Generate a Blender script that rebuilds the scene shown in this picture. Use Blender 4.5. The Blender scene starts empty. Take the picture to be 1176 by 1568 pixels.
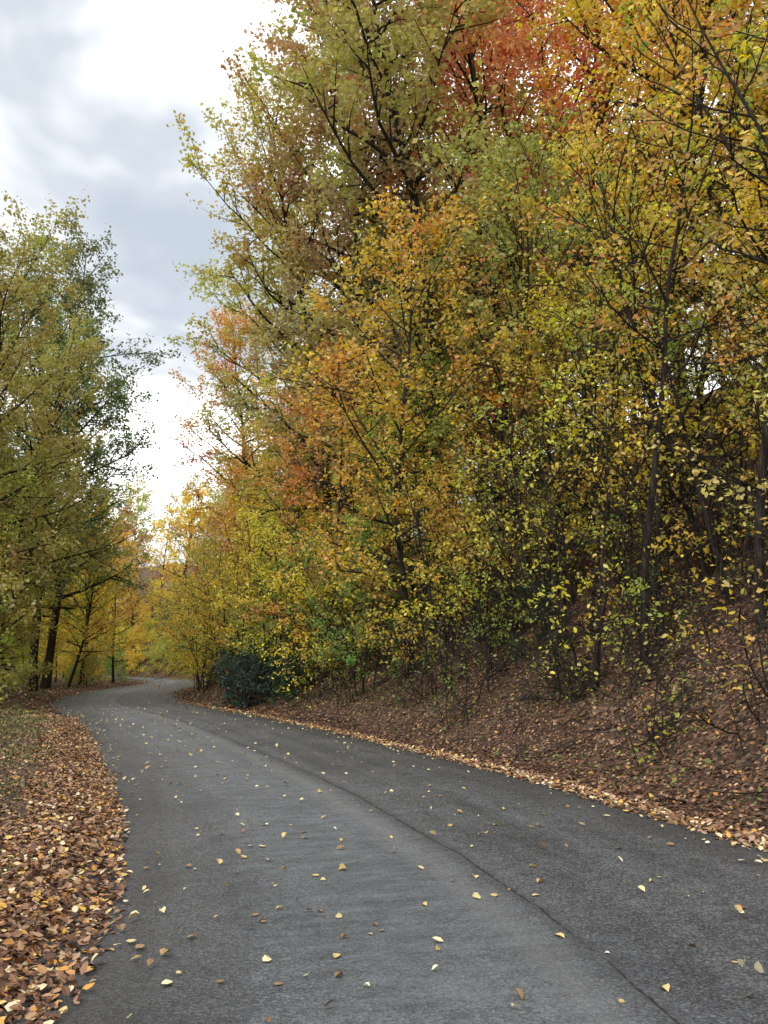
import bpy, math, numpy as np
from mathutils import Vector
R = np.random.default_rng(7)
scene = bpy.context.scene
scene.view_settings.view_transform='Standard'; scene.view_settings.look='None'; scene.view_settings.exposure=0

# ------------------------------------------------------------------ nodes helpers
def newmat(name):
    m=bpy.data.materials.new(name); m.use_nodes=True; nt=m.node_tree; nt.nodes.clear()
    out=nt.nodes.new('ShaderNodeOutputMaterial'); return m,nt,out
def N(nt,t,**kw):
    n=nt.nodes.new(t)
    for k,v in kw.items(): setattr(n,k,v)
    return n
def L(nt,a,b): nt.links.new(a,b)
def ramp(nt,stops,fac=None):
    r=N(nt,'ShaderNodeValToRGB'); el=r.color_ramp.elements
    while len(el)<len(stops): el.new(0.5)
    for e,(p,c) in zip(el,stops):
        e.position=p; e.color=(*c,1) if len(c)==3 else c
    if fac is not None: L(nt,fac,r.inputs['Fac'])
    return r
def noise(nt,vec,scale,detail=4,rough=.55):
    n=N(nt,'ShaderNodeTexNoise'); n.inputs['Scale'].default_value=scale
    n.inputs['Detail'].default_value=detail; n.inputs['Roughness'].default_value=rough
    if vec is not None: L(nt,vec,n.inputs['Vector'])
    return n
def math_(nt,op,a,b=None,c=None):
    n=N(nt,'ShaderNodeMath',operation=op)
    for i,v in enumerate((a,b,c)):
        if v is None: continue
        if isinstance(v,(int,float)): n.inputs[i].default_value=v
        else: L(nt,v,n.inputs[i])
    return n.outputs[0]
def mixc(nt,fac,a,b,mode='MIX'):
    n=N(nt,'ShaderNodeMix',data_type='RGBA',blend_type=mode)
    if isinstance(fac,(int,float)): n.inputs[0].default_value=fac
    else: L(nt,fac,n.inputs[0])
    for i,v in ((6,a),(7,b)):
        if isinstance(v,tuple): n.inputs[i].default_value=(*v,1)
        else: L(nt,v,n.inputs[i])
    return n.outputs[2]

# ------------------------------------------------------------------ materials
def leaf_material(name, transl=.4, use_obj=True, stops=None):
    m,nt,out=newmat(name)
    at=N(nt,'ShaderNodeAttribute',attribute_name='rnd')
    if use_obj:
        geo=N(nt,'ShaderNodeNewGeometry')
        oi=N(nt,'ShaderNodeObjectInfo'); base=oi.outputs['Color']
        n1=noise(nt,geo.outputs['Position'],.5,1)
        h=math_(nt,'MULTIPLY_ADD',n1.outputs['Fac'],.14,.441)
        h=math_(nt,'MULTIPLY_ADD',at.outputs['Fac'],.045,math_(nt,'SUBTRACT',h,.0225))
        wn=math_(nt,'FRACT',math_(nt,'MULTIPLY',at.outputs['Fac'],913.7))
        v=math_(nt,'MULTIPLY_ADD',wn,.65,.75)
        hs=N(nt,'ShaderNodeHueSaturation'); L(nt,h,hs.inputs['Hue']); L(nt,v,hs.inputs['Value']); L(nt,base,hs.inputs['Color'])
        s=math_(nt,'MULTIPLY_ADD',math_(nt,'FRACT',math_(nt,'MULTIPLY',at.outputs['Fac'],57.3)),.27,.80); L(nt,s,hs.inputs['Saturation'])
        col=hs.outputs['Color']
    else:
        r=ramp(nt,stops,at.outputs['Fac']); r.color_ramp.interpolation='LINEAR'
        col=r.outputs['Color']
    if use_obj:
        d=N(nt,'ShaderNodeBsdfDiffuse'); L(nt,col,d.inputs['Color'])
        g=N(nt,'ShaderNodeBsdfGlossy'); g.inputs['Roughness'].default_value=.5; g.inputs['Color'].default_value=(.9,.95,1,1)
        t=N(nt,'ShaderNodeBsdfTranslucent'); L(nt,col,t.inputs['Color'])
        mx=N(nt,'ShaderNodeMixShader'); mx.inputs[0].default_value=transl
        L(nt,d.outputs[0],mx.inputs[1]); L(nt,t.outputs[0],mx.inputs[2])
        m2=N(nt,'ShaderNodeMixShader'); m2.inputs[0].default_value=.04
        L(nt,mx.outputs[0],m2.inputs[1]); L(nt,g.outputs[0],m2.inputs[2]); L(nt,m2.outputs[0],out.inputs[0])
    else:
        p=N(nt,'ShaderNodeBsdfPrincipled'); L(nt,col,p.inputs['Base Color']); p.inputs['Roughness'].default_value=.6
        p.inputs['Specular IOR Level'].default_value=.3; L(nt,p.outputs[0],out.inputs[0])
    return m
LEAF=leaf_material('autumn_leaves',.48)
def bark_material():
    m,nt,out=newmat('bark'); tc=N(nt,'ShaderNodeTexCoord'); mp=N(nt,'ShaderNodeMapping'); mp.inputs['Scale'].default_value=(6,6,1.2)
    L(nt,tc.outputs['Object'],mp.inputs[0]); n=noise(nt,mp.outputs[0],3,4,.65)
    r=ramp(nt,[(.3,(.018,.015,.012)),(.55,(.05,.042,.036)),(.8,(.12,.105,.095))],n.outputs['Fac'])
    p=N(nt,'ShaderNodeBsdfDiffuse'); L(nt,r.outputs[0],p.inputs['Color'])
    L(nt,p.outputs[0],out.inputs[0]); return m
BARK=bark_material()

# ------------------------------------------------------------------ road layout (metres)
Lp=np.array([(-2.2,-60),(-1.5,-25),(-1.2,-8),(-1.25,0),(-1.5,3.2),(-1.81,4.97),(-2.34,6.64),(-3.69,10.2),(-7.96,20),(-14.1,32.5),(-18.6,49),(-20.6,64),(-26,82),(-36,100),(-55,120),(-90,140),(-140,160)],float)
Rp=np.array([(3.4,-60),(4.1,-25),(4.4,-8),(4.3,.6),(3.85,4.4),(3.35,6.4),(2.7,8.5),(1.3,12.4),(-3.15,22.3),(-9.4,34.8),(-13.4,50.5),(-15.2,64.5),(-20.8,85),(-32,104.5),(-52,125),(-88,145.5),(-138,166)],float)
def catmull(P,n):
    out=[]
    Q=np.vstack([2*P[0]-P[1],P,2*P[-1]-P[-2]])
    for i in range(1,len(Q)-2):
        p0,p1,p2,p3=Q[i-1:i+3]
        t=np.linspace(0,1,n,endpoint=False)[:,None]
        out.append(.5*((2*p1)+(-p0+p2)*t+(2*p0-5*p1+4*p2-p3)*t**2+(-p0+3*p1-3*p2+p3)*t**3))
    out.append(P[-1:]); return np.vstack(out)
Ls=catmull(Lp,24); Rs=catmull(Rp,24); C=(Ls+Rs)/2
T=np.gradient(C,axis=0); T/=np.linalg.norm(T,axis=1)[:,None]
NR=np.stack([T[:,1],-T[:,0]],1)
HW=np.abs(((Rs-Ls)*NR).sum(1))/2
def road_d(x,y):
    x=np.atleast_1d(x).astype(float); y=np.atleast_1d(y).astype(float)
    lat=np.empty(x.shape); hw=np.empty(x.shape)
    for s in range(0,len(x),20000):
        xx=x[s:s+20000]; yy=y[s:s+20000]
        D=(xx[:,None]-C[None,:,0])**2+(yy[:,None]-C[None,:,1])**2
        k=D.argmin(1)
        dist=np.sqrt(D[np.arange(len(k)),k])
        l=(xx-C[k,0])*NR[k,0]+(yy-C[k,1])*NR[k,1]
        far=dist>8
        l=np.where(far,np.sign(l)*dist,l)
        lat[s:s+20000]=l; hw[s:s+20000]=HW[k]
    return lat,hw
def sstep(a,b,x):
    t=np.clip((x-a)/(b-a),0,1); return t*t*(3-2*t)
def wob(x,y):
    return (np.sin(x*1.3+y*.7)+np.sin(x*-.6+y*1.7+1.3)+np.sin(x*2.9+.4*y+2)*.5+np.sin(y*3.3-x*1.1)*.5)/3
def height(x,y):
    lat,hw=road_d(x,y); d=np.abs(lat)-hw
    w=wob(np.atleast_1d(x),np.atleast_1d(y)); w2=wob(np.atleast_1d(x)*.23+4,np.atleast_1d(y)*.23)
    de=d+w*.07
    base=-.05+.05*sstep(-.05,.3,de)
    dr=np.maximum(d-.6,0)
    rise=.72*(np.sqrt(dr**2+1.0)-1.0)
    rise=np.where(rise>14,14+(rise-14)*.45,rise); rise=np.where(rise>30,30+(rise-30)*.1,rise)
    right=base+.01*sstep(.1,.7,d)+rise+ (w*.06+w2*.35)*sstep(.6,5,d)
    left=base+.06*sstep(.05,.6,de)+.03*w*sstep(.3,2,d)+w2*.22*sstep(2,9,d)-.04*np.maximum(d-9,0)*(d<60)-.04*51*(d>=60)
    return np.where(lat>0,right,left)

# ------------------------------------------------------------------ mesh helper
def quads_mesh(name,V,F,mi=None,mats=(),rnd=None,smooth=False):
    me=bpy.data.meshes.new(name); V=np.asarray(V,np.float32); F=np.asarray(F,np.int32)
    me.vertices.add(len(V)); me.vertices.foreach_set('co',V.ravel())
    me.loops.add(F.size); me.loops.foreach_set('vertex_index',F.ravel())
    me.polygons.add(len(F)); me.polygons.foreach_set('loop_start',np.arange(0,F.size,4,dtype=np.int32))
    try: me.polygons.foreach_set('loop_total',np.full(len(F),4,np.int32))
    except Exception: pass
    if mi is not None: me.polygons.foreach_set('material_index',np.asarray(mi,np.int32))
    me.polygons.foreach_set('use_smooth',np.full(len(F),smooth,bool))
    for m in mats: me.materials.append(m)
    if rnd is not None:
        a=me.attributes.new('rnd','FLOAT','POINT'); a.data.foreach_set('value',np.asarray(rnd,np.float32))
    me.update(calc_edges=True); return me
def addobj(name,me,loc=(0,0,0),rotz=0,scale=1,color=None,parent=None):
    o=bpy.data.objects.new(name,me); o.location=loc; o.rotation_euler=(0,0,rotz)
    o.scale=(scale,)*3 if np.isscalar(scale) else scale
    if color is not None: o.color=(*color,1)
    scene.collection.objects.link(o)
    if parent: o.parent=parent
    return o

# ------------------------------------------------------------------ terrain
i=np.arange(-215,216); ax=6.0*np.sinh(.0235*i)
gx,gy=np.meshgrid(ax-1.0,ax+9.0); gx=gx.ravel(); gy=gy.ravel()
gz=height(gx,gy); n=len(i)
idx=np.arange(n*n).reshape(n,n)
F=np.stack([idx[:-1,:-1],idx[:-1,1:],idx[1:,1:],idx[1:,:-1]],-1).reshape(-1,4)
def ground_material():
    m,nt,out=newmat('leafy_forest_floor'); geo=N(nt,'ShaderNodeNewGeometry'); P=geo.outputs['Position']
    v=N(nt,'ShaderNodeTexVoronoi'); v.inputs['Scale'].default_value=16; L(nt,P,v.inputs['Vector'])
    sp=N(nt,'ShaderNodeSeparateColor'); L(nt,v.outputs['Color'],sp.inputs[0])
    r=ramp(nt,[(0,(.03,.02,.015)),(.3,(.085,.045,.03)),(.6,(.15,.08,.05)),(.85,(.24,.13,.08)),(1,(.3,.2,.12))],sp.outputs[0])
    n1=noise(nt,P,.7,5,.6); n2=noise(nt,P,24,4)
    g=ramp(nt,[(0,(.045,.05,.015)),(1,(.15,.15,.05))],n2.outputs['Fac'])
    at=N(nt,'ShaderNodeAttribute',attribute_name='grass')
    f=math_(nt,'MULTIPLY',at.outputs['Fac'],ramp(nt,[(.36,(0,0,0)),(.55,(1,1,1))],n1.outputs['Fac']).outputs[0])
    c=mixc(nt,f,r.outputs[0],g.outputs[0])
    dk=ramp(nt,[(.3,(.45,.45,.45)),(.7,(1,1,1))],noise(nt,P,2.3,4).outputs['Fac'])
    c=mixc(nt,1.0,c,dk.outputs[0],'MULTIPLY')
    p=N(nt,'ShaderNodeBsdfPrincipled'); L(nt,c,p.inputs['Base Color']); p.inputs['Roughness'].default_value=.95
    b=N(nt,'ShaderNodeBump'); b.inputs['Strength'].default_value=.8; b.inputs['Distance'].default_value=.05
    L(nt,v.outputs['Distance'],b.inputs['Height']); L(nt,b.outputs[0],p.inputs['Normal']); L(nt,p.outputs[0],out.inputs[0]); return m
GM=ground_material()
me=quads_mesh('ground',np.stack([gx,gy,gz],1),F,None,[GM],smooth=True)
lat,hw=road_d(gx,gy); dd=np.abs(lat)-hw
a=me.attributes.new('grass','FLOAT','POINT')
gr=np.where(lat<0,.8*sstep(.7,1.5,dd)*(1-sstep(9,16,dd)),.2*sstep(.5,1.5,dd)*(1-sstep(2,4,dd)))
a.data.foreach_set('value',gr.astype(np.float32))
addobj('ground',me)

# ------------------------------------------------------------------ road
def road_material():
    m,nt,out=newmat('asphalt'); uv=N(nt,'ShaderNodeUVMap',uv_map='UVMap'); U=uv.outputs[0]
    sx=N(nt,'ShaderNodeSeparateXYZ'); L(nt,U,sx.inputs[0]); u=sx.outputs[0]
    fine=noise(nt,U,48,5,.85); agg=N(nt,'ShaderNodeTexVoronoi'); agg.inputs['Scale'].default_value=80; L(nt,U,agg.inputs['Vector'])
    sa=N(nt,'ShaderNodeSeparateColor'); L(nt,agg.outputs['Color'],sa.inputs[0])
    mid=noise(nt,U,6,6,.7); big=noise(nt,U,.55,4,.6)
    mp=N(nt,'ShaderNodeMapping'); mp.inputs['Scale'].default_value=(2.2,.16,1); L(nt,U,mp.inputs[0]); streak=noise(nt,mp.outputs[0],1.2,5,.6)
    mp2=N(nt,'ShaderNodeMapping'); mp2.inputs['Scale'].default_value=(.9,3,1); L(nt,U,mp2.inputs[0]); cross=noise(nt,mp2.outputs[0],2.2,6,.75)
    val=math_(nt,'MULTIPLY_ADD',fine.outputs['Fac'],1.1,math_(nt,'MULTIPLY',mid.outputs['Fac'],.35))
    val=math_(nt,'ADD',val,math_(nt,'MULTIPLY',big.outputs['Fac'],.45))
    val=math_(nt,'ADD',val,math_(nt,'MULTIPLY',streak.outputs['Fac'],.4))
    val=math_(nt,'ADD',val,math_(nt,'MULTIPLY',cross.outputs['Fac'],.25))
    val=math_(nt,'ADD',val,math_(nt,'MULTIPLY_ADD',sa.outputs[0],.42,-.21))
    base=ramp(nt,[(.36,(.02,.022,.024)),(.5,(.074,.078,.082)),(.63,(.21,.217,.224))],math_(nt,'DIVIDE',val,2.55))
    wt=math_(nt,'ABSOLUTE',math_(nt,'ADD',u,.85)); wt=math_(nt,'SUBTRACT',1.0,math_(nt,'DIVIDE',wt,1.25)); wt=math_(nt,'MAXIMUM',wt,0)
    cr_=ramp(nt,[(.42,(0,0,0)),(.62,(1,1,1))],cross.outputs['Fac'])
    wf=math_(nt,'MULTIPLY',math_(nt,'MULTIPLY',wt,math_(nt,'MULTIPLY_ADD',cr_.outputs[0],.6,.3)),math_(nt,'MULTIPLY_ADD',fine.outputs['Fac'],1.9,-.3))
    c=mixc(nt,wf,base.outputs[0],(.22,.245,.265))
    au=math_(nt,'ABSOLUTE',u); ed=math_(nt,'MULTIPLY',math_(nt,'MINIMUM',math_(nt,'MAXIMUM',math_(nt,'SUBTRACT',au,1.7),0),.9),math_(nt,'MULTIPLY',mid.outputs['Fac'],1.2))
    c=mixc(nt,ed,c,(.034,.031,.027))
    wn=noise(nt,U,.8,3,.5); wn2=noise(nt,U,14,4,.7)
    off=math_(nt,'ADD',math_(nt,'MULTIPLY_ADD',wn.outputs['Fac'],.16,-.08),math_(nt,'MULTIPLY_ADD',wn2.outputs['Fac'],.05,-.025))
    us=math_(nt,'ABSOLUTE',math_(nt,'SUBTRACT',math_(nt,'SUBTRACT',u,.05),off))
    wid=math_(nt,'MULTIPLY_ADD',math_(nt,'MULTIPLY',wn2.outputs['Fac'],big.outputs['Fac']),.09,-.014)
    seam=math_(nt,'LESS_THAN',us,wid)
    halo=math_(nt,'MULTIPLY',math_(nt,'MAXIMUM',math_(nt,'SUBTRACT',1.0,math_(nt,'DIVIDE',us,.12)),0),math_(nt,'MULTIPLY',wn2.outputs['Fac'],.9))
    lu=math_(nt,'ABSOLUTE',math_(nt,'SUBTRACT',u,-.25)); lb=math_(nt,'MULTIPLY',math_(nt,'MAXIMUM',math_(nt,'SUBTRACT',1.0,math_(nt,'DIVIDE',lu,.22)),0),math_(nt,'MULTIPLY',fine.outputs['Fac'],.75))
    c=mixc(nt,lb,c,(.24,.245,.245))
    c=mixc(nt,halo,c,(.035,.037,.038)); 
    c=mixc(nt,math_(nt,'MULTIPLY',seam,.8),c,(.012,.012,.012))
    p=N(nt,'ShaderNodeBsdfPrincipled'); L(nt,c,p.inputs['Base Color'])
    rr=ramp(nt,[(.3,(.42,.42,.42)),(.7,(.68,.68,.68))],mid.outputs['Fac']); L(nt,rr.outputs[0],p.inputs['Roughness'])
    b=N(nt,'ShaderNodeBump'); b.inputs['Strength'].default_value=.7; b.inputs['Distance'].default_value=.01
    hgt=math_(nt,'SUBTRACT',math_(nt,'ADD',agg.outputs['Distance'],fine.outputs['Fac']),math_(nt,'MULTIPLY',seam,1.5))
    L(nt,hgt,b.inputs['Height']); L(nt,b.outputs[0],p.inputs['Normal']); L(nt,p.outputs[0],out.inputs[0]); return m
arc=np.concatenate([[0],np.cumsum(np.linalg.norm(np.diff(C,axis=0),axis=1))])
cols=[('e',-.30,-.09),('e',-.22,-.012)]+[('w',f,.0) for f in np.linspace(-1,1,9)]+[('e',.22,-.012),('e',.30,-.09)]
V=[];UV=[]
for k in range(len(C)):
    for t,f,z in cols:
        if t=='w': o=f*HW[k]; zz=.02*(1-f*f)
        else: o=math.copysign(HW[k]+abs(f),f); zz=z
        V.append((C[k,0]+NR[k,0]*o,C[k,1]+NR[k,1]*o,zz)); UV.append((o,arc[k]))
nc=len(cols); ii=np.arange(len(V)).reshape(-1,nc)
F=np.stack([ii[:-1,:-1],ii[:-1,1:],ii[1:,1:],ii[1:,:-1]],-1).reshape(-1,4)
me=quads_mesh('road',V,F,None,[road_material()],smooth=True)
uvl=me.uv_layers.new(name='UVMap'); uvl.data.foreach_set('uv',np.array(UV,np.float32)[F.ravel()].ravel())
addobj('road',me)

# ------------------------------------------------------------------ leaves
def norm(a): return a/np.maximum(np.linalg.norm(a,axis=1)[:,None],1e-9)
def leaf_geo(pos,size,rng,droop=.35,upb=.8,width=.3,fold=.1,flat=False,nrm=None,simple=False):
    n=len(pos); size=np.broadcast_to(size,(n,)) if np.isscalar(size) else size
    s=size[:,None]
    if flat:
        nn=norm(nrm+rng.normal(0,.28,(n,3))); a=rng.normal(0,1,(n,3)); a-=nn*(a*nn).sum(1)[:,None]; a=norm(a)
    else:
        a=rng.normal(0,1,(n,3)); a[:,2]=a[:,2]*.5-droop; a=norm(a)
        nn=rng.normal(0,.6,(n,3)); nn[:,2]+=upb; nn-=a*(nn*a).sum(1)[:,None]; nn=norm(nn)
    b=np.cross(nn,a); w=width*rng.uniform(.8,1.25,(n,1)); fo=fold*rng.uniform(-.3,1.6,(n,1))
    curl=rng.uniform(-.05,.25,(n,1))
    if simple:
        P=np.stack([pos,pos+s*(a*.5+b*w*1.15+nn*fo),pos+s*a,pos+s*(a*.5-b*w*1.15+nn*fo)],1).reshape(-1,3)
        return P,np.arange(n)[:,None]*4+np.array([[0,3,2,1]])
    P=np.stack([pos, pos+s*(a*.32+b*w+nn*fo), pos+s*(a*.72+b*w*.75+nn*(fo+curl*.4)), pos+s*(a+nn*curl),
                pos+s*(a*.72-b*w*.75+nn*(fo+curl*.4)), pos+s*(a*.32-b*w+nn*fo)],1).reshape(-1,3)
    k=np.arange(n)[:,None]*6
    F=np.concatenate([k+np.array([[0,5,4,3]]),k+np.array([[0,3,2,1]])],1).reshape(-1,4)
    return P,F
def tube(pts,rad,sides):
    pts=np.asarray(pts); n=len(pts); t=norm(np.gradient(pts,axis=0))
    ref=np.array([[.3,.2,1.]]) if abs(t[:,2]).mean()<.8 else np.array([[1.,.1,0]])
    u=norm(np.cross(t,np.repeat(ref,n,0))); v=np.cross(t,u)
    an=np.arange(sides)*2*np.pi/sides
    V=(pts[:,None]+rad[:,None,None]*(u[:,None]*np.cos(an)[None,:,None]+v[:,None]*np.sin(an)[None,:,None])).reshape(-1,3)
    k=np.arange(n*sides).reshape(n,sides); k2=np.roll(k,-1,1)
    F=np.stack([k[:-1],k2[:-1],k2[1:],k[1:]],-1).reshape(-1,4); return V,F
def twig_tubes(S,E,r0,r1):
    n=len(S); t=norm(E-S); u=norm(np.cross(t,np.array([[.31,.2,.93]]))); v=np.cross(t,u)
    V=np.empty((n,6,3))
    for j in range(3):
        c,s=math.cos(j*2.094),math.sin(j*2.094)
        V[:,j]=S+r0*(u*c+v*s); V[:,3+j]=E+r1*(u*c+v*s)
    k=np.arange(n)[:,None]*6
    F=np.concatenate([k+np.array([[0,1,4,3]]),k+np.array([[1,2,5,4]]),k+np.array([[2,0,3,5]])],1).reshape(-1,4)
    return V.reshape(-1,3),F
def branch_path(p,d,length,npt,rng,up,wander):
    pts=[p]; d=d/np.linalg.norm(d)
    for _ in range(npt-1):
        d=d+rng.normal(0,wander,3)+np.array([0,0,up]); d/=np.linalg.norm(d)
        pts.append(pts[-1]+d*length/(npt-1))
    return np.array(pts)
def perp_dir(d,rng,ang,flat=.5):
    r=rng.normal(0,1,3); r[2]*=flat; r-=d*r.dot(d); r/=np.linalg.norm(r)+1e-9
    return d*math.cos(ang)+r*math.sin(ang)
def make_tree(name,seed,H,tr,cb,cr,nprim,nsec,ntw,nleaf,lsize,shape='tall',stems=1,lean=.03,twl=.8,droop=.35,width=.3,up=.06,jit=.1,br=1.0,bare=.06,simple=False):
    rng=np.random.default_rng(seed); Vs=[];Fs=[];off=0
    def add(v,f):
        nonlocal off
        Vs.append(v);Fs.append(f+off);off+=len(v)
    tS=[];tE=[]
    for st in range(stems):
        h=H*(1 if st==0 else rng.uniform(.6,.95))
        a0=rng.uniform(0,6.28); ln=lean if stems==1 else rng.uniform(.08,.28)
        base=np.array([math.cos(a0),math.sin(a0),0])*(0 if st==0 else rng.uniform(.1,.45)); base[2]=-.3
        tp=branch_path(base,np.array([math.cos(a0)*ln,math.sin(a0)*ln,1]),h+.3,14,rng,.03,.055)
        rr=tr*(1 if st==0 else .7)*(1-np.linspace(0,1,14)**1.1*.93); rr[0]*=1.35
        add(*tube(tp,rr,7))
        npm=nprim//stems
        for i in range(npm):
            t=cb+(.98-cb)*(i+rng.uniform(0,1))/npm
            f=t*13; k=int(min(f,12)); p=tp[k]+(tp[k+1]-tp[k])*(f-k)
            q=(t-cb)/(1-cb)
            if shape=='tall': prof=(.55+.45*math.sin(min(1,q*1.5)*math.pi*.5))*(1-.66*q**2.6)
            elif shape=='cone': prof=1-.9*q
            else: prof=(.75+.3*math.sin(q*3))*(1-.6*q**2)
            az=i*2.399+rng.uniform(-.5,.5); el=math.radians(8+52*q+rng.uniform(-14,14))
            if shape=='cone': el=math.radians(-5+30*q)
            d=np.array([math.cos(az)*math.cos(el),math.sin(az)*math.cos(el),math.sin(el)])
            ln1=cr*prof*rng.uniform(.6,1.18)
            r0=max(.012,min(rr[k]*.6,.022*ln1*br))
            bp=branch_path(p,d,ln1,7,rng,up,.11); add(*tube(bp,np.linspace(r0,.007*br,7),4))
            ns=max(2,int(nsec*ln1/cr+.5))
            for j in range(ns):
                s=.18+.8*(j+rng.uniform(0,1))/ns; g=s*6; kk=int(min(g,5)); pp=bp[kk]+(bp[kk+1]-bp[kk])*(g-kk)
                dd_=bp[kk+1]-bp[kk]; dd_/=np.linalg.norm(dd_)
                d2=perp_dir(dd_,rng,rng.uniform(.5,1.1)); ln2=ln1*rng.uniform(.25,.5)*(1-.45*s)+.25
                sp=branch_path(pp,d2,ln2,4,rng,up*.6,.15); add(*tube(sp,np.linspace(max(.007,r0*.38),.004,4)*br**.5,3))
                if rng.random()<bare: continue
                for m_ in range(ntw):
                    u_=(m_+rng.uniform(0,1))/ntw; gg=u_*3; k3=int(min(gg,2)); q3=sp[k3]+(sp[k3+1]-sp[k3])*(gg-k3)
                    d3=sp[k3+1]-sp[k3]; d3/=np.linalg.norm(d3); d3=perp_dir(d3,rng,rng.uniform(.3,1.2),.7)
                    tS.append(q3); tE.append(q3+d3*twl*rng.uniform(.5,1.2)+np.array([0,0,-.06*twl]))
    S=np.array(tS);E=np.array(tE)
    if not simple: add(*twig_tubes(S,E,.005*br**.5,.0025*br**.5))
    nb=sum(len(f) for f in Fs); nvb=off
    nt_=len(S); cnt=rng.poisson(nleaf*rng.gamma(3,1/3,nt_)); k=np.repeat(np.arange(nt_),cnt)
    u_=rng.uniform(.1,1.05,len(k))[:,None]; pos=S[k]+(E[k]-S[k])*u_+rng.normal(0,jit*.45,(len(k),3))
    sz=lsize*rng.uniform(.6,1.25,len(k))
    lv,lf=leaf_geo(pos,sz,rng,droop=droop,width=width,simple=simple); nl=len(lf); add(lv,lf)
    rnd=np.concatenate([np.zeros(nvb),np.repeat(rng.uniform(0,1,len(k)),4 if simple else 6)])
    mi=np.concatenate([np.zeros(nb),np.ones(nl)])
    return quads_mesh(name,np.vstack(Vs),np.vstack(Fs),mi,[BARK,LEAF],rnd)

TALL=[make_tree('tall%d'%s,s,24,.24,.2,6.8,40,9,6,17,.18,'tall',twl=.95,jit=.3,br=1.5,simple=True,bare=.1) for s in (11,12,13,14)]
TALLH=24.
FAR=[make_tree('far%d'%s,s,22,.22,.12,6.3,24,5,3,14,.40,'tall',twl=1.3,jit=.6,br=1.5,width=.34,simple=True) for s in (15,16)]
BUSH=[make_tree('bush%d'%s,s,4.5,.05,.03,2.6,24,4,3,9,.24,'und',stems=4,twl=.6,jit=.3,simple=True,droop=.5) for s in (71,72)]
DENSE=[make_tree('dense%d'%s,s,20,.2,.08,7.0,44,9,6,18,.17,'tall',twl=.95,jit=.3,lean=.06,br=1.3,simple=True) for s in (17,18)]
MID=[make_tree('mid%d'%s,s,12,.1,.16,4.0,34,7,5,13,.125,'tall',twl=.75,jit=.2,lean=.12,br=1.5) for s in (21,22,23)]
MIDS=[make_tree('mids%d'%s,s,12,.09,.12,4.2,36,6,4,11,.12,'tall',twl=.75,jit=.16,lean=.15,br=2.1,bare=.18,droop=.6) for s in (24,25)]
POLE=[make_tree('pole%d'%s,s,12,.08,.35,2.6,20,4,3,7,.12,'tall',twl=.6,jit=.15,lean=.1,br=1.7,bare=.3,droop=.6) for s in (26,27)]
UND=[make_tree('und%d'%s,s,7,.05,.16,2.9,30,6,4,10,.11,'und',stems=3,twl=.6,jit=.15,droop=.6,up=.03,br=1.5) for s in (31,32,33,34)]
SPR=[make_tree('spr%d'%s,s,7,.055,.14,3.0,28,5,3,5.5,.11,'und',stems=3,twl=.6,jit=.12,droop=.7,up=.05,br=2.0,bare=.2) for s in (41,42)]
SHR=[make_tree('shr%d'%s,s,2.3,.016,.1,1.0,30,4,3,2.4,.075,'und',stems=7,twl=.3,jit=.08,up=.08,bare=.35,br=1.3) for s in (51,52,53)]
RHO=make_tree('rho',61,2.2,.03,.05,1.5,34,5,4,9,.17,'und',stems=5,twl=.3,jit=.1,width=.17,droop=.5)
HEM=make_tree('hem',62,2.8,.03,.04,1.2,34,6,5,16,.06,'cone',twl=.25,jit=.08,width=.12,droop=.5)

Y=(.86,.60,.05); YB=(.93,.67,.05); GO=(.82,.50,.055); OR=(.82,.38,.07); RU=(.58,.30,.12); RE=(.78,.24,.11)
OL=(.54,.47,.10); GR=(.26,.36,.07); LG=(.56,.60,.07); DG=(.17,.22,.06); BR=(.46,.34,.16); PY=(.90,.74,.2); OD=(.44,.36,.09); FG=(.30,.42,.07)
def jc(c,a=.1):
    f=R.uniform(1-a,1+a,3); return tuple(np.clip(np.array(c)*f,0,1))
def put(name,me,x,y,sc,col,parent=None,sink=.05,rz=None):
    z=float(height(x,y)[0])-sink
    return addobj(name,me,(x,y,z),R.uniform(0,6.28) if rz is None else rz,(sc*R.uniform(.92,1.08),sc*R.uniform(.92,1.08),sc),jc(col),parent)
named=[(2.0,29,31,OL,0),(-2.2,31,29,BR,1),(-5.0,41,27,OL,2),(-8.3,50,23,OR,3),(7.5,27,28,RE,1),(12.5,24,27,Y,0),(16,20,26,LG,2),(11,33,30,OR,3),(18,29,28,RU,1),(5,37,30,OL,2),
       (0.3,35,31,RU,3),(4.6,31,30,RE,2),(9.5,21.5,23,GO,3),(-2.6,36.5,28,OL,0)]
for (x,y,h,c,p) in named: put('maple_tree',TALL[p],x,y,h/TALLH,c)
for (x,y,h,c,p) in [(.8,21.5,13,GO,0),(-1.6,26,11,OR,1),(3.6,22.5,14,OL,2),(-4.5,33,12,Y,2),(-8.6,42,12,GO,0),(-10.6,53,12,Y,1),(5,27,15,OL,1)]:
    put('birch_tree' if c is Y else 'beech_tree',MID[p],x,y,h/12,c)
for (x,y,h,c,p) in [(6.8,15.5,11.5,Y,1),(11.5,15,14,LG,0),(8.5,20,14,Y,0),(13.5,18.5,15,LG,0)]:
    put('birch_tree',MIDS[p],x,y,h/12,c)
put('dogwood_tree',SPR[0],3.9,16,6/7,LG)
for (x,y,h,c,p) in [(1.6,18.5,6,Y,1),(-.6,22,5.5,FG,2),(-2,24.5,6,YB,3),(-3.6,27,5,FG,1),(-4,28,6.5,YB,0),(-6,31.5,7,YB,1),(-7.4,35.5,7,LG,2),(-9.4,39.5,7,YB,3),(-11,45,7,Y,0),(-12,50,7,YB,1),(-13.2,58,8,Y,2),(-14,66,8,LG,3)]:
    put('dogwood_tree',UND[p],x,y,h/7,c)
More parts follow.
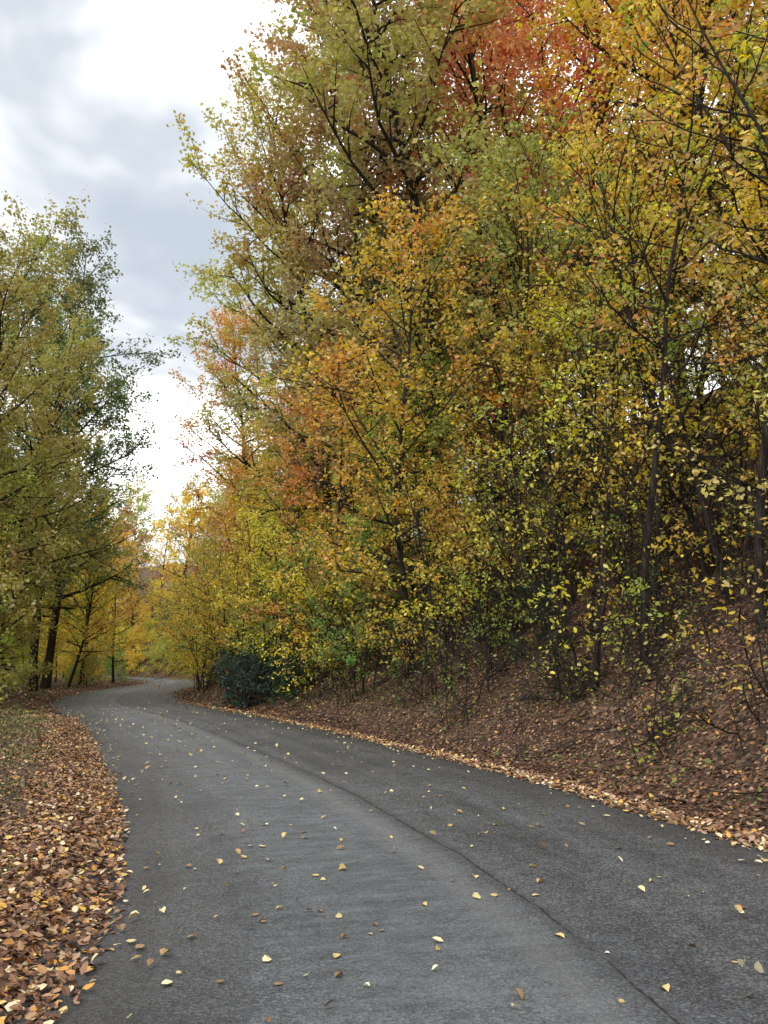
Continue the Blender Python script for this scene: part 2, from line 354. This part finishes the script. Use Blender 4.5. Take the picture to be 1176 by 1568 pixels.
for (x,y,h,c,p) in [(6.2,11.8,6,PY,0),(8.4,12.9,7.5,GO,1),(5.2,14,6,Y,1),(7.4,14.6,7,LG,0),(9.4,15.6,8,GO,1),(5.8,17.4,8,OL,0),(3,19.4,7,GO,1),(7.6,10.8,5,GO,1)]:
    put('sapling_tree',SPR[p],x,y,h/7,c)
put('hemlock_sapling',HEM,3.4,14.6,.85,(.02,.04,.02))
put('rhododendron_bush',RHO,-4.5,27.4,.85,(.06,.10,.06)); put('rhododendron_bush',RHO,-5.4,29.2,.95,(.06,.10,.06)); put('rhododendron_bush',RHO,-3.2,26.6,.7,(.07,.12,.05))
for (x,y,h,c,p) in [(-15.2,25.5,18.5,OD,0),(-20.5,31,21,OL,1),(-18.6,35.5,18,OD,0),(-25,44,22,OL,1)]:
    put('oak_tree',DENSE[p],x,y,h/20,c)
for (x,y,h,c,p) in [(-20.8,45,29,DG,2),(-22.3,50,28,DG,3),(-24.5,55,27,GR,0)]:
    put('oak_tree',TALL[p],x,y,h/TALLH,c)
for (x,y,h,c,p) in [(-14.4,25.5,11,LG,0),(-17.2,32,12,OL,1),(-20.2,39,12,LG,2),(-22.5,54,13,GO,0),(-24.5,61,14,YB,1),(-23.5,66,12,YB,2)]:
    put('beech_tree',MID[p],x,y,h/12,c)

# forest masses
forest=bpy.data.objects.new('hillside_forest',None); scene.collection.objects.link(forest)
lf=bpy.data.objects.new('roadside_woodland',None); scene.collection.objects.link(lf)
under=bpy.data.objects.new('undergrowth',None); scene.collection.objects.link(under)
def scatter(n,xr,yr,cond,mind,taken):
    out=[]
    xs=R.uniform(*xr,n); ys=R.uniform(*yr,n); la,hw_=road_d(xs,ys); d=np.abs(la)-hw_
    for x,y,l,dd_ in zip(xs,ys,la,d):
        if not cond(x,y,l,dd_): continue
        if any((x-a)**2+(y-b)**2<mind**2 for a,b in taken): continue
        taken.append((x,y)); out.append((x,y,dd_))
    return out
tk=[(a_[0],a_[1]) for a_ in named]
pal=[OL,RU,GO,GO,BR,OL,Y,OL]
for x,y,d in scatter(5000,(-60,60),(8,150),lambda x,y,l,d:l>0 and 8<d<28 and x<.62*y+5 and x>-.6*y-5,6.6,tk):
    h=R.uniform(19,27)
    if math.hypot(x,y)>38: put('forest_tree',FAR[R.integers(2)],x,y,h/22,pal[R.integers(8)],forest)
    else: put('forest_tree',TALL[R.integers(4)],x,y,h/TALLH,pal[R.integers(8)],forest)
tk=[]
for x,y,d in scatter(4000,(-30,34),(13,75),lambda x,y,l,d:l>0 and 4<d<13 and x<.62*y+3,4.2,tk):
    put('forest_sapling',(MID+MIDS)[R.integers(5)],x,y,R.uniform(.5,.95),[Y,GO,OL,YB,LG,LG][R.integers(6)],forest)
tk=[]
for x,y,d in scatter(4000,(1,22),(10.5,27),lambda x,y,l,d:l>0 and 3.8<d<14 and x<.6*y+2,1.6,tk):
    put('pole_sapling',POLE[R.integers(2)],x,y,R.uniform(.6,1.2),[Y,LG,OL,YB,OR][R.integers(5)],forest)
tk=[]
for x,y,d in scatter(5000,(-110,-14),(75,170),lambda x,y,l,d:l>0 and 2.5<d<16,5.2,tk):
    put('forest_sapling',FAR[R.integers(2)],x,y,R.uniform(.3,.55),[Y,OL,GO,YB,LG,OL][R.integers(6)],forest)
tk=[]
for x,y,d in scatter(5000,(-75,-16),(80,150),lambda x,y,l,d:l>0 and 1.2<d<10,2.8,tk):
    put('far_bush',BUSH[R.integers(2)],x,y,R.uniform(.55,1.0),[Y,FG,LG,OL,LG][R.integers(5)],forest)
tk=[]
for x,y,d in scatter(4000,(-30,30),(13,75),lambda x,y,l,d:l>0 and 2.4<d<8 and x<.58*y+2,2.7,tk):
    put('understory',(UND+SPR+SPR)[R.integers(8)] if x<1 else SPR[R.integers(2)],x,y,R.uniform(.45,.9),[Y,FG,OL,YB,LG,PY][R.integers(6)],under)
tk=[]
for x,y,d in scatter(5000,(-30,14),(8,45),lambda x,y,l,d:l>0 and 1.6<d<7 and x<.58*y+1,1.4,tk):
    put('shrub',SHR[R.integers(3)],x,y,R.uniform(.4,1.2),[OL,GO,BR,LG,GR,FG][R.integers(6)],under)
tk=[]
for x,y,d in scatter(6000,(-100,-8),(20,150),lambda x,y,l,d:l<0 and 7<d<36 and x>-.68*y-2 and (x<-.58*y-3 or y>58),6.8,tk):
    h=R.uniform(16,25) if y>38 else R.uniform(14,18)
    put('forest_tree',FAR[R.integers(2)] if y>38 else DENSE[R.integers(2)],x,y,h/(22 if y>38 else 20),[OL,Y,LG,BR,YB,OL][R.integers(6)],lf)
tk=[]
for x,y,d in scatter(4000,(-60,-10),(30,100),lambda x,y,l,d:l<0 and (4.5 if y>50 else 6.5)<d<24 and x>-.62*y and (x<-.54*y-1 or y>44),4.6,tk):
    put('forest_sapling',MID[R.integers(3)] if y<60 else FAR[R.integers(2)],x,y,R.uniform(.5,.9)*(1 if y<60 else .6),[Y,YB,LG,LG,YB][R.integers(5)],lf)
tk=[]
for x,y,d in scatter(4000,(-60,-16),(36,100),lambda x,y,l,d:l<0 and (3 if y>56 else 7)<d<22 and x>-.6*y,4.0,tk):
    put('far_bush',BUSH[R.integers(2)],x,y,R.uniform(.3,.8),[Y,YB,LG,FG,OL][R.integers(5)],lf)

# ------------------------------------------------------------------ leaf litter
def litter_pts(n,xr,yr,cond):
    xs=R.uniform(*xr,n); ys=R.uniform(*yr,n); la,hw_=road_d(xs,ys); d=np.abs(la)-hw_
    m=cond(xs,ys,la,d); return xs[m],ys[m],la[m],d[m]
def normals(x,y):
    e=.05; zx=(height(x+e,y)-height(x-e,y))/(2*e); zy=(height(x,y+e)-height(x,y-e))/(2*e)
    return norm(np.stack([-zx,-zy,np.ones_like(zx)],1))
LIT=leaf_material('fallen_leaves',0,False,[(0,(.05,.027,.02)),(.25,(.12,.06,.038)),(.45,(.22,.11,.06)),(.62,(.33,.18,.10)),(.78,(.48,.32,.20)),(.88,(.60,.27,.07)),(.95,(.72,.48,.09)),(1,(.78,.66,.42))])
xs=[];ys=[];ss=[];rs=[]
def addl(x,y,s0,s1,r): xs.append(x);ys.append(y);ss.append(R.uniform(s0,s1,len(x)));rs.append(r)
x,y,l,d=litter_pts(560000,(-16,0),(1.5,24),lambda x,y,l,d:(l<0)&(d>-.06-.14*R.random(len(x)))&(d<7)&(R.random(len(x))<(np.where(d<.75+.35*wob(x,y),1.,.26))*np.clip(8/np.maximum(y,3),.2,1)*.85)&(x>-.62*y-1))
addl(x,y,.028,.068,np.clip(R.beta(1.4,1.5,len(x))+.1*(d<.8),0,1))
x,y,l,d=litter_pts(600000,(-9,15),(4,34),lambda x,y,l,d:(l>0)&(d>-.06-.12*R.random(len(x)))&(d<9)&(R.random(len(x))<np.clip(11/np.maximum(y,5),.2,1)*np.where(d<.35,.85,.45))&(x<.6*y+1.5))
addl(x,y,.036,.082,np.clip(R.beta(1.1,1.9,len(x))+.32*(d<.3),0,1))
x,y,l,d=litter_pts(110000,(-34,0),(22,75),lambda x,y,l,d:(d>-.12)&(d<4)&(R.random(len(x))<.3))
addl(x,y,.08,.14,R.beta(1.6,1.5,len(x)))
X=np.concatenate(xs);Yy=np.concatenate(ys);S_=np.concatenate(ss);RR=np.concatenate(rs)
Z=np.maximum(height(X,Yy),-.004)+R.uniform(.004,.03,len(X))
P,F=leaf_geo(np.stack([X,Yy,Z],1),S_,R,flat=True,nrm=normals(X,Yy),width=.33,fold=.14)
addobj('fallen_leaves',quads_mesh('fallen_leaves',P,F,None,[LIT],np.repeat(RR,6)))
x,y,l,d=litter_pts(150000,(-30,6),(1.5,75),lambda x,y,l,d:(d<-.05)&(R.random(len(x))<np.where(d>-.45,.3,np.where((l<-.2),.15,.09))*np.where(y<12,.9,np.where(y<30,1.2,.6))))
RL=leaf_material('road_leaves',0,False,[(0,(.2,.11,.055)),(.25,(.42,.27,.13)),(.5,(.66,.50,.2)),(.75,(.78,.67,.36)),(1,(.84,.78,.55))])
P,F=leaf_geo(np.stack([x,y,np.full(len(x),.024)],1),R.uniform(.024,.075,len(x)),R,flat=True,nrm=np.tile([0,0,1.],(len(x),1))+R.normal(0,.1,(len(x),3)),width=.36,fold=.24)
P[:,2]=np.maximum(P[:,2],.022)
addobj('leaves_on_road',quads_mesh('leaves_on_road',P,F,None,[RL],np.repeat(R.uniform(0,1,len(x)),6)))
def grass(n,xr,yr,cond,hh,name):
    x,y,l,d=litter_pts(n,xr,yr,cond); z=height(x,y); m=len(x); az=R.uniform(0,6.28,m); h=R.uniform(.4,1,m)*hh
    w=.003+.002*R.random(m)+.0005*y; dx=np.cos(az);dy=np.sin(az); b=np.stack([x,y,z-.01],1); sd=np.stack([-dy*w,dx*w,0*w],1)
    t=b+np.stack([dx*h*.5,dy*h*.5,h*.9],1); mdl=b+np.stack([dx*h*.15,dy*h*.15,h*.55],1)
    V=np.stack([b-sd,b+sd,mdl+sd*.8,mdl-sd*.8,t+sd*.1,t-sd*.1],1).reshape(-1,3); k=np.arange(m)[:,None]*6
    F=np.concatenate([k+np.array([[0,1,2,3]]),k+np.array([[3,2,4,5]])],1).reshape(-1,4)
    addobj(name,quads_mesh(name,V,F,None,[GRM],np.repeat(R.uniform(0,1,m),6)))
GRM=leaf_material('grass_blades',0,False,[(0,(.08,.11,.03)),(.6,(.19,.21,.06)),(1,(.34,.29,.13))])
grass(230000,(-16,-2),(3,26),lambda x,y,l,d:(l<0)&(d>.6)&(d<8)&(wob(x*.8+3,y*.8)+R.normal(0,.4,len(x))>.1)&(x>-.6*y-1),.075,'grass')
grass(40000,(-6,12),(6,26),lambda x,y,l,d:(l>0)&(d>.5)&(d<4)&(wob(x*1.3+1,y*1.3)+R.normal(0,.35,len(x))>.5),.1,'bank_grass')
x,y,l,d=litter_pts(70000,(-14,12),(5,30),lambda x,y,l,d:(np.where(l>0,(d>.5)&(d<6),(d>1.2)&(d<6)))&(wob(x*2.1,y*2.1+5)+R.normal(0,.2,len(x))>.25)&(R.random(len(x))<.6))
P,F=leaf_geo(np.stack([x,y,height(x,y)+R.uniform(.04,.24,len(x))],1),R.uniform(.04,.085,len(x)),R,droop=.1)
addobj('weeds',quads_mesh('weeds',P,F,None,[GRM],np.repeat(R.uniform(.2,.7,len(x)),6)))
x,y,l,d=litter_pts(2600,(-5,12),(7,28),lambda x,y,l,d:(l>0)&(d>.6)&(d<8))
x=x[:170];y=y[:170]
Vs=[];Fs=[];off=0
for px,py in zip(x,y):
    a0=R.uniform(0,6.28); ln=R.uniform(.3,1.6); tt=np.linspace(0,1,5)
    qx=px+np.cos(a0)*ln*tt+R.normal(0,.03,5); qy=py+np.sin(a0)*ln*tt+R.normal(0,.03,5)
    qz=height(qx,qy)+.03+tt*R.uniform(0,.25)
    v,f=tube(np.stack([qx,qy,qz],1),np.linspace(R.uniform(.006,.018),.003,5),4); Vs.append(v);Fs.append(f+off);off+=len(v)
addobj('fallen_sticks',quads_mesh('fallen_sticks',np.vstack(Vs),np.vstack(Fs),None,[BARK]))

# ------------------------------------------------------------------ sky + sun
w=bpy.data.worlds.new('World'); scene.world=w; w.use_nodes=True; nt=w.node_tree; nt.nodes.clear()
out=N(nt,'ShaderNodeOutputWorld'); bg=N(nt,'ShaderNodeBackground'); bg.inputs[1].default_value=.15
sky=N(nt,'ShaderNodeTexSky',sky_type='NISHITA'); sky.sun_disc=False
EL=math.radians(48); AZ=math.radians(215)
sky.sun_elevation=EL; sky.sun_rotation=AZ
tc=N(nt,'ShaderNodeTexCoord'); mp=N(nt,'ShaderNodeMapping'); mp.inputs['Scale'].default_value=(1,1,1.8); mp.inputs['Location'].default_value=(.35,.2,.1)
L(nt,tc.outputs['Generated'],mp.inputs[0]); n1=noise(nt,mp.outputs[0],2.6,4,.55); n1.inputs['Distortion'].default_value=.35
cl=ramp(nt,[(.31,(4.2,4.7,5.3)),(.39,(5.1,5.5,6.0)),(.46,(7.6,7.8,8.0)),(.64,(15.5,15.5,15.5))],n1.outputs['Fac'])
c=mixc(nt,.94,sky.outputs[0],cl.outputs[0]); L(nt,c,bg.inputs[0]); L(nt,bg.outputs[0],out.inputs[0])
try: w.cycles.sampling_method='NONE'
except Exception as e: print(e)
sd=bpy.data.lights.new('sun','SUN'); sd.energy=1.5; sd.angle=math.radians(18); sd.color=(1,.95,.87)
try: sd.cycles.max_bounces=2
except Exception as e: print(e)
so=bpy.data.objects.new('sun',sd); scene.collection.objects.link(so)
dv=Vector((math.sin(AZ)*math.cos(EL),math.cos(AZ)*math.cos(EL),math.sin(EL)))
so.rotation_euler=dv.to_track_quat('Z','Y').to_euler(); so.location=(0,0,60)

# ------------------------------------------------------------------ camera
cd=bpy.data.cameras.new('camera'); cd.sensor_fit='VERTICAL'; cd.sensor_height=36; cd.sensor_width=27; cd.lens=26; cd.clip_end=3000
co=bpy.data.objects.new('camera',cd); co.location=(0,0,1.52); co.rotation_euler=(math.radians(90+11.78),0,0)
scene.collection.objects.link(co); scene.camera=co
print('objs',len(bpy.data.objects))
